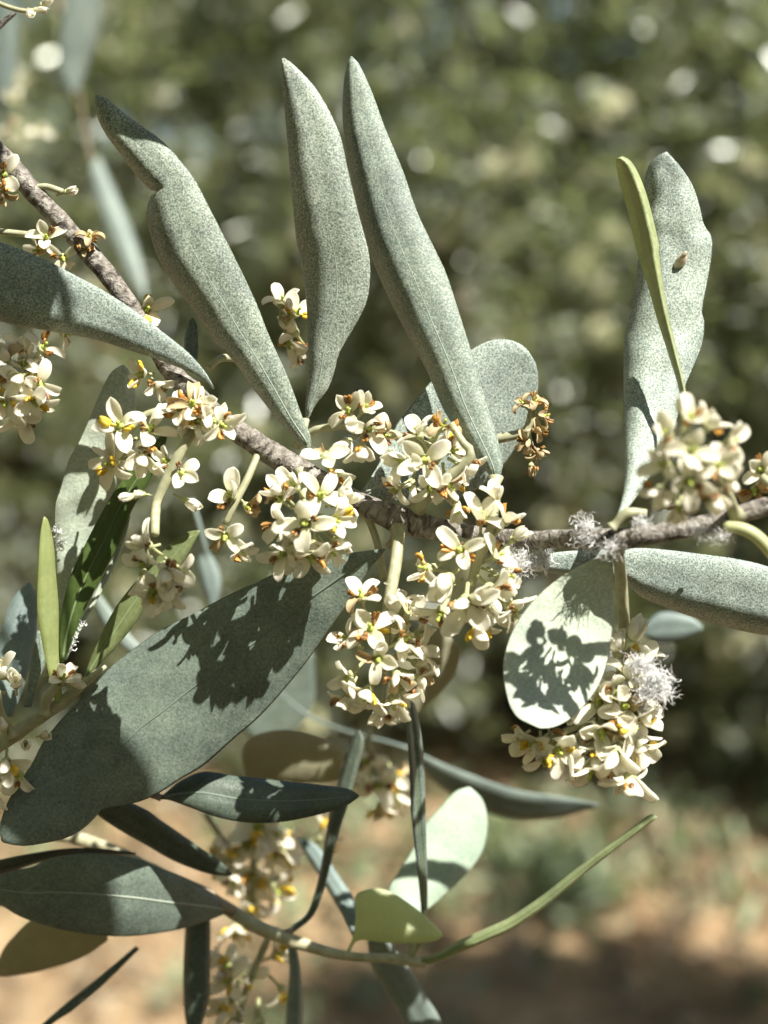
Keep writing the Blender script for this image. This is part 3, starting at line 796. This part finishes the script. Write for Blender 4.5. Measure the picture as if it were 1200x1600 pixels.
# ------------------------------------------------------------------ left shoot with young leaves
ls = thing('olive_shoot', 'pale young shoot with narrow green leaves at the left edge', 'branch', P(-160, 1260, -60))
tube('stem', [(-160, 1260, -60, 13), (-60, 1200, -50, 12), (20, 1150, -40, 12), (60, 1122, -35, 11), (98, 1096, -30, 10), (128, 1070, -30, 8), (165, 1040, -30, 4)], ls, M['stalk'], n=40, nc=12, rough=.15)
leaf(ls, [(95, 1036), (92, 1000), (97, 950), (110, 900), (130, 857), (150, 817), (165, 790), (190, 750), (225, 705), (262, 672)],
     [(99, 1036), (106, 1020), (117, 990), (131, 957), (147, 925), (170, 880), (189, 843), (205, 800), (225, 765), (250, 720), (264, 674)],
     dz=(-40, -50, -60, -70), tilt=-20, curl=(10, 4), fold=8, mat='green', rib='rib_green', label='dark green young leaf with a pale midrib')
leaf(ls, [(101, 1030), (112, 1004), (125, 972), (142, 938), (165, 892), (184, 850), (200, 805)], [(104, 1032), (117, 1003), (132, 974), (152, 938), (176, 892), (194, 850), (204, 806)], dz=(-52, -64, -72), curl=(2, 2), mat='sage', nv=30, label='pale felted margin strip beside the dark green leaf', name='leaf')
leaf(ls, [(86, 1098), (83, 1083), (75, 1050), (65, 1000), (58, 950), (60, 883), (63, 833), (68, 808)],
     [(98, 1098), (97, 1085), (95, 1060), (92, 1017), (92, 950), (88, 900), (84, 850), (76, 815), (70, 807)],
     dz=(-20, 0, 10), tilt=-26, curl=(6, 10), mat='lime', rib=None, label='upright narrow yellow green leaf')
leaf(ls, [(130, 1060), (137, 1040), (157, 993), (180, 950), (200, 923), (232, 885), (267, 848), (290, 832), (311, 828)],
     [(135, 1062), (157, 1037), (180, 1013), (207, 980), (230, 947), (280, 887), (297, 860), (310, 836), (313, 829)],
     dz=(-30, -30, -40), tilt=14, curl=(4, 8), mat='fresh', rib='rib_green', label='light green leaf slanting up behind the flowers')
leaf(ls, [(36, 1105), (44, 1060), (50, 1020), (58, 985)], [(50, 1105), (62, 1060), (72, 1030), (62, 985)], dz=(-60, -80), mat='slate', curl=(4, 4), nv=24)
leaf(ls, [(0, 1120), (-10, 1060), (0, 990), (20, 935), (44, 910)], [(20, 1120), (42, 1060), (55, 1000), (58, 935), (48, 911)], dz=(-140, -200), mat='blue', curl=(8, 8), nv=30)
stalk([(20, 1150, -30, 7), (0, 1110, -10, 7), (-5, 1080, 0, 6)], ls)
stalk([(70, 1115, -20, 7), (74, 1090, -10, 8), (90, 1070, -10, 6)], ls)
cluster(ls, 10, 1090, -15, [(5, 1055, 10, 'o', .9), (25, 1070, 5, 'c', .7), (-15, 1080, 10, 'b')])
flower(ls, 98, 1062, -10, (.3, -.6, .5), .8, .9, 'o'); flower(ls, 112, 1068, -14, (.6, -.2, .5), .8, .7, 'c')
cluster(ls, 20, 1185, -20, [(5, 1140, 10, 'c', .6, .9), (40, 1165, 15, 'c', .6, .8), (10, 1190, 20, 'y', .9), (-10, 1230, 10, 'b', .9), (30, 1210, 0, 'b', .8), (66, 1150, 0, 'c', .5, .7)])

join_flowers(ls)

# ------------------------------------------------------------------ shaded leaves at lower left
lb = thing('olive_shoot', 'shaded shoot with dark slate leaves in the lower left corner', 'branch', P(-260, 1440, -260))
tube('stem', [(-260, 1440, -260, 14), (-120, 1400, -250, 13), (60, 1405, -250, 12), (200, 1360, -270, 11), (300, 1385, -290, 10), (365, 1425, -300, 10)], lb, M['tan'], n=40, nc=10, rough=.15)
leaf(lb, [(250, 1246), (267, 1232), (283, 1220), (317, 1206), (367, 1212), (400, 1215), (433, 1219), (467, 1223), (507, 1227), (543, 1232), (561, 1242)],
     [(250, 1249), (267, 1251), (300, 1263), (333, 1275), (367, 1283), (400, 1286), (433, 1285), (467, 1280), (510, 1270), (543, 1258), (561, 1245)],
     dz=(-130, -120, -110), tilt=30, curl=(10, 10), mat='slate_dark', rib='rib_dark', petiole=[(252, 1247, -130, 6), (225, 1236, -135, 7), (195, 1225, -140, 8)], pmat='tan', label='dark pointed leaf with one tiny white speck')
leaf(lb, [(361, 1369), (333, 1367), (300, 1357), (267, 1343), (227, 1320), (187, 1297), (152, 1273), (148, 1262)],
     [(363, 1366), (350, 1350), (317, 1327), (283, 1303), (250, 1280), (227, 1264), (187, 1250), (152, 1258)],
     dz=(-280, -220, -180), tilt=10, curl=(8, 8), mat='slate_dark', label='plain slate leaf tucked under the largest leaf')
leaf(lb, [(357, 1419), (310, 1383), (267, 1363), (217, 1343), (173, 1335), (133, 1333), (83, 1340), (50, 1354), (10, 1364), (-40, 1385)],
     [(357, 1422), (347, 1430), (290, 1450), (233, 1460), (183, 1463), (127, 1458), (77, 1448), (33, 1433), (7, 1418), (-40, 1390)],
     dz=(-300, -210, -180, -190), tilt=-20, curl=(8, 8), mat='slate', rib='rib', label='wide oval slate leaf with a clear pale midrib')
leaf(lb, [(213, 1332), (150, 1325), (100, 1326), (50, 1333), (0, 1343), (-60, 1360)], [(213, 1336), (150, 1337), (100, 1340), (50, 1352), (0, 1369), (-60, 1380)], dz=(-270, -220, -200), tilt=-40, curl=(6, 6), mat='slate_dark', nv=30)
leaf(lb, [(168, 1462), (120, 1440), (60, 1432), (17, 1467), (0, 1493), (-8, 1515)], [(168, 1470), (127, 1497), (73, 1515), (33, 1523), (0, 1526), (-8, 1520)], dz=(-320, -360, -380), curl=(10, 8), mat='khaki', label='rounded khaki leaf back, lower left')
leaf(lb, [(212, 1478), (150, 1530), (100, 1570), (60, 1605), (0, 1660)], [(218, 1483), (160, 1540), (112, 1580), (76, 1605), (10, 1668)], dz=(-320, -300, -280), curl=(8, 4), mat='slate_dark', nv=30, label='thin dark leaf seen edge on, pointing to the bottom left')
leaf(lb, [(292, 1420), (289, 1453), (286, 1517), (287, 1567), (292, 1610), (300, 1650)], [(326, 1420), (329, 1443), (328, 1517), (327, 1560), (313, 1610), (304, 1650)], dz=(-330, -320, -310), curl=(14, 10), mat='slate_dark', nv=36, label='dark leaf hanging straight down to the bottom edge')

# ------------------------------------------------------------------ lower twig
lt = thing('olive_twig', 'thin lower twig bearing a lime leaf and one long curved leaf', 'branch', P(-60, 1290, -420))
tube('stem', [(-60, 1290, -420, 13), (120, 1310, -400, 12), (260, 1370, -360, 12), (355, 1420, -320, 12), (400, 1447, -300, 12), (450, 1467, -290, 12), (500, 1484, -285, 10), (550, 1494, -280, 8), (600, 1497, -280, 8), (640, 1500, -280, 10), (665, 1506, -280, 7)], lt, M['twig'], n=60, nc=12, rough=.15)
leaf(lt, [(636, 1500), (683, 1489), (717, 1469), (760, 1450), (800, 1431), (850, 1397), (883, 1371), (917, 1345), (967, 1308), (1011, 1275), (1021, 1272)],
     [(640, 1510), (683, 1504), (717, 1489), (760, 1471), (800, 1453), (850, 1419), (883, 1392), (917, 1363), (967, 1324), (1017, 1286), (1028, 1277)],
     dz=(-280, -240, -200, -160), tilt=12, curl=(4, 10), mat='pale_green', rib='rib_green', label='long thin leaf curving up to the right, seen edge on')
leaf(lt, [(540, 1488), (551, 1464), (556, 1433), (555, 1402), (567, 1392), (587, 1388), (607, 1392), (633, 1407), (663, 1430), (684, 1450), (691, 1459)],
     [(545, 1491), (560, 1470), (600, 1473), (640, 1474), (665, 1473), (683, 1469), (692, 1463)],
     dz=(-280, -260, -250, -250), tilt=20, curl=(6, 14), mat='pale_lime', label='short broad lime green leaf with a cut end')
leaf(lt, [(625, 1432), (607, 1395), (620, 1367), (643, 1330), (663, 1290), (683, 1267), (710, 1238), (730, 1230)],
     [(650, 1432), (673, 1417), (707, 1387), (740, 1353), (757, 1323), (762, 1283), (754, 1250), (735, 1230)],
     dz=(-330, -380, -420), tilt=-14, curl=(8, 8), mat='mint', label='smooth mint green leaf standing behind the narrow one', petiole=[(636, 1430, -330, 6), (645, 1470, -300, 6), (640, 1500, -282, 6)])
leaf(lt, [(658, 1425), (654, 1380), (647, 1317), (642, 1267), (639, 1197), (635, 1133), (633, 1095)],
     [(668, 1425), (668, 1370), (666, 1300), (665, 1250), (663, 1197), (658, 1145), (648, 1100), (636, 1094)],
     dz=(-270, -200, -150), tilt=-24, curl=(12, 6), fold=10, mat='slate', rib='rib_green', label='narrow upright green leaf with a pale centre line', petiole=[(663, 1420, -270, 5), (658, 1465, -272, 5), (640, 1498, -280, 6)])
leaf(lt, [(455, 1447), (477, 1430), (490, 1400), (500, 1360), (507, 1317), (515, 1267), (528, 1220), (545, 1165), (558, 1140)],
     [(458, 1458), (487, 1434), (503, 1400), (517, 1350), (530, 1300), (547, 1250), (560, 1200), (570, 1160), (562, 1140)],
     dz=(-290, -300, -320), tilt=20, curl=(10, 10), mat='slate_dark', label='dark narrow leaf bending into the twig', petiole=[(458, 1453, -290, 6), (440, 1458, -292, 6), (420, 1456, -298, 7)], pmat='tan')
leaf(lt, [(552, 1466), (533, 1427), (505, 1380), (477, 1335), (463, 1308)], [(560, 1462), (557, 1413), (533, 1373), (497, 1322), (467, 1308)], dz=(-320, -400, -480), curl=(8, 8), mat='blue', nv=30)
leaf(lt, [(573, 1470), (580, 1507), (600, 1543), (633, 1600), (670, 1660)], [(607, 1470), (640, 1513), (667, 1557), (690, 1600), (690, 1660)], dz=(-340, -380, -420), curl=(8, 8), mat='blue', nv=30, label='blue grey leaf dropping below the twig')
leaf(lt, [(448, 1470), (452, 1520), (446, 1600), (452, 1650)], [(462, 1470), (470, 1520), (473, 1600), (462, 1650)], dz=(-300, -330), curl=(8, 8), mat='blue', nv=30)
leaf(lt, [(385, 1212), (378, 1180), (384, 1158), (410, 1145), (450, 1140), (500, 1150), (535, 1170), (547, 1190)], [(387, 1214), (405, 1217), (450, 1222), (490, 1224), (515, 1222), (540, 1211), (548, 1194)], dz=(-420, -400), curl=(10, 10), mat='khaki', nv=34, label='oval khaki leaf back under the hanging flowers')
leaf(lt, [(600, 1130), (610, 1050), (640, 1000), (690, 985), (718, 1010)], [(610, 1135), (650, 1117), (693, 1077), (715, 1045), (721, 1013)], dz=(-350, -330), curl=(10, 10), mat='khaki', nv=34, label='khaki leaf half hidden behind the hanging flowers')

# out of focus flowers below
fb = thing('flower_spray', 'out of focus spray of cream olive flowers beneath the largest leaf', 'flower spray', P(330, 1240, -620))
tube('flower_stalk', [(300, 1240, -620, 7), (340, 1300, -620, 7), (380, 1360, -630, 7), (405, 1420, -640, 7)], fb, M['stalk'])
its = []
for k in range(26):
    its.append((random.gauss(385, 48), random.gauss(1345, 42), random.uniform(-50, 50), random.choice('byyb'), random.uniform(.7, 1.1), random.uniform(1.2, 1.5)))
cluster(fb, 385, 1345, -620, its)
fc = thing('flower_spray', 'out of focus cream flower spray hanging at the bottom edge', 'flower spray', P(420, 1470, -420))
tube('flower_stalk', [(420, 1465, -420, 7), (400, 1510, -430, 7), (380, 1560, -430, 7), (365, 1620, -430, 7)], fc, M['stalk'])
its = [(random.gauss(382, 32), random.uniform(1490, 1620), random.uniform(-40, 40), random.choice('byy'), random.uniform(.7, 1.1), random.uniform(1.1, 1.35)) for k in range(15)]
cluster(fc, 390, 1540, -430, its)
fd = thing('flower_spray', 'small blurred cream flower spray between khaki and narrow green leaves', 'flower spray', P(575, 1150, -640))
tube('flower_stalk', [(575, 1140, -640, 6), (580, 1180, -640, 6), (595, 1230, -640, 6)], fd, M['stalk'])
cluster(fd, 592, 1220, -640, [(575, 1190, 0, 'b'), (615, 1210, 10, 'y'), (590, 1225, 30, 'b'), (595, 1258, 10, 'y'), (565, 1220, -10, 'b'), (618, 1240, 0, 'b')], size=1.3)

# ------------------------------------------------------------------ more leaves of the same tree: blurred behind, and overhead
bt = thing('olive_twig', 'blurred blue grey leaves far behind the upper left stem', 'branch', P(60, -160, -2500))
tube('stem', [(60, -160, -2500, 8), (80, -40, -2500, 7), (115, 90, -2550, 6), (140, 240, -2600, 5), (170, 300, -2600, 4)], bt, M['tan'], n=30)
leaf(bt, [(112, 150), (92, 110), (94, 50), (108, -20), (128, -60)], [(120, 150), (140, 100), (155, 50), (160, -20), (134, -60)], dz=(-2550, -2450), tilt=-60, curl=(10, 40), mat='blue', nv=24, th=8)
leaf(bt, [(0, 180), (-25, 120), (-20, 40), (5, -20)], [(5, 180), (24, 120), (26, 40), (10, -20)], dz=(-2500, -2400), curl=(10, 30), mat='blue', nv=24, th=8)
leaf(bt, [(150, 245), (140, 270), (160, 340), (195, 420), (225, 470)], [(155, 245), (172, 280), (198, 340), (222, 410), (230, 470)], dz=(-2600, -2450), curl=(10, 30), mat='blue', nv=24, th=8)
cluster(bt, 50, 190, -2500, [(25, 160, 0, 'n'), (60, 205, 20, 'n'), (15, 200, 0, 'c')], size=1.4)
bu = thing('olive_twig', 'blurred leaves of a shaded twig behind the hanging flowers', 'branch', P(300, 780, -760))
tube('stem', [(300, 780, -760, 5), (322, 860, -760, 5), (345, 960, -800, 4), (470, 1110, -900, 3), (640, 1170, -780, 4)], bu, M['blue'], n=30)
leaf(bu, [(318, 860), (308, 880), (312, 910), (330, 950)], [(322, 858), (338, 880), (346, 910), (338, 950)], dz=(-760, -760), curl=(8, 8), mat='blue', nv=20)
leaf(bu, [(640, 1168), (700, 1196), (800, 1232), (880, 1245), (935, 1256)], [(638, 1176), (690, 1232), (780, 1276), (860, 1280), (937, 1260)], dz=(-760, -700), curl=(8, 8), tilt=-40, mat='blue', nv=30, label='blurred blue leaf pointing right, below the hanging flowers')
leaf(bu, [(150, 920), (180, 960), (210, 1000), (240, 1030)], [(140, 930), (165, 985), (200, 1020), (236, 1034)], dz=(-700, -700), curl=(8, 8), mat='blue', nv=20)
leaf(bu, [(1000, 985), (1030, 957), (1075, 962), (1098, 978)], [(1002, 992), (1030, 1005), (1070, 1000), (1098, 984)], dz=(-640, -620), curl=(8, 8), mat='blue', nv=20)
leaf(bu, [(380, 1140), (400, 1090), (430, 1040), (470, 1010)], [(400, 1160), (450, 1150), (490, 1100), (490, 1020)], dz=(-1000, -980), curl=(8, 8), mat='slate', nv=20)

dt = thing('dry_twig', 'small dry twig with pale papery remains in the top left corner', 'twig', P(-60, 80, -120))
tube('stem', [(-60, 80, -120, 6), (-10, 48, -120, 5), (8, 32, -118, 5), (24, 20, -115, 3)], dt, M['bark'], n=20)
tube('flower_stalk', [(-50, -20, -120, 4), (0, 6, -118, 4), (36, 17, -112, 4), (58, 16, -110, 4)], dt, M['stalk'], n=16, nc=8)
for q in [(56, 16, (.9, .1, .3)), (66, 8, (.8, -.3, .4)), (46, 18, (.3, .5, .7))]:
    flower(dt, q[0], q[1], -110, q[2], .5, .62, 'cn')

def px(p):
    q = RC.transposed() @ (p - CAM)
    return 600 + q.x / -q.z * FPX, 800 - q.y / -q.z * FPX, (FOC + q.z) / K
ob = thing('olive_twig', 'twig of grey leaves overhead that shades the branch', 'branch', P(-100, -500, 260))
def over(x, y, dz, s, ln, wd, ang):
    """a leaf overhead whose shade falls round photo point (x, y) at depth dz, s pixels away towards the sun"""
    cx, cy, z = px(P(x, y, dz) + SUN * s * K)
    f = FOC / (FOC - z * K)
    c_, s_ = math.cos(ang), math.sin(ang)
    def pt(t, u):
        return (cx + (t * ln * c_ - u * wd * s_) * f, cy + (t * ln * s_ + u * wd * c_) * f)
    ts = (-.5, -.35, -.1, .15, .35, .5); ws = (.03, .33, .5, .45, .25, .02)
    leaf(ob, [pt(t, -w) for t, w in zip(ts, ws)], [pt(t, w) for t, w in zip(ts, ws)], dz=(z, z), curl=(8, 8), mat='slate', nv=24)
    return cx, cy, z
a1 = over(165, 170, 40, 420, 330, 130, .55)
a2 = over(-62, 430, 65, 700, 460, 290, 1.45)
a3 = over(120, 1262, -45, 1900, 430, 260, .35)
a4 = over(15, 1405, -190, 2250, 260, 170, 1.35)
tube('stem', [(a2[0], a2[1] - 30, a2[2], 9), ((a2[0] + a3[0]) / 2, min(a2[1], a3[1]) - 60, (a2[2] + a3[2]) / 2, 7), a3 + (5,), a4 + (5,)], ob, M['tan'], n=30)
tube('stem', [(-100, -500, 260, 12), (a2[0], a2[1] - 30, a2[2], 9), ((a1[0] + a2[0]) / 2, -560, (a1[2] + a2[2]) / 2, 6), (a1[0] - 150, a1[1] - 90, a1[2], 5)], ob, M['tan'], n=24)

# ------------------------------------------------------------------ wool and small bits
def wool(label, spots, n, cloc, sp, ln, rad=.26):
    parts = []
    org = P(*cloc)
    for k in range(n):
        c = random.choice(spots)
        g = min(1, abs(random.gauss(0, .6)) + .25)
        p = P(c[0] + random.gauss(0, sp) * g, c[1] + random.gauss(0, sp * .7) * g, c[2] + random.gauss(0, sp * .5) * g) - org
        d = Vector((random.gauss(0, 1), random.gauss(0, 1), random.gauss(0, 1))).normalized()
        pts = [p.copy()]
        for i in range(7):
            d = (d + Vector((random.gauss(0, 1), random.gauss(0, 1), random.gauss(0, 1))) * .75).normalized()
            pts.append(pts[-1] + d * ln * K / 7 * random.uniform(.5, 1.5))
        rr = rad * K * random.uniform(.4, 1.5)
        parts.append(tube_rows(pts, [rr] * 7 + [rr * .3], 4, oval=random.choice((1, 2.5))))
    me = multi('wool_tuft', parts)
    me.materials.append(M['wool'])
    o = link('wool_tuft', me, None)
    o.location = org
    o['label'] = label; o['category'] = 'wool tuft'; o['group'] = 'white woolly tufts on the branch'
    return o
wool('wispy white woolly tuft on the stem above the nearest leaf', [(915, 846, 135), (925, 838, 142), (912, 820, 130), (935, 846, 155), (955, 856, 178)], 420, (920, 850, 120), 8, 28)
wool('white woolly tuft on the right flank of the lower right flowers', [(1002, 1040, 130), (1018, 1068, 130), (1034, 1082, 125), (1012, 1085, 130), (1028, 1060, 128)], 1000, (1015, 1070, 130), 11, 22)
wool('white woolly tuft between the right of centre flowers and pale leaf', [(806, 868, 66), (828, 882, 55), (800, 890, 70), (848, 872, 55)], 650, (815, 880, 60), 10, 24)
wool('thin woolly threads under the stem at right', [(1130, 838, 220), (1002, 816, 210), (1090, 832, 220)], 150, (1060, 835, 175), 8, 22)
wool('sparse woolly threads on the margin of the young leaves', [(115, 990, -60), (125, 970, -60), (112, 1008, -55), (90, 830, -85), (92, 850, -85)], 70, (110, 960, -60), 5, 18, .5)
bud = link('dry_bud', multi('dry_bud', [lobe((0, 0, 0), (8, 8, 14), 2, 9, 10), lobe((0, 0, 12), (4, 4, 7), 0)]), M['bud'])
bud.matrix_world = Matrix.Translation(P(1062, 408, -12)) @ (V(.45, -.7, .55).to_track_quat('Z', 'Y').to_matrix()).to_4x4()
bud['label'] = 'tiny pale brown dry bud stuck on the tall crinkled leaf'; bud['category'] = 'bud'
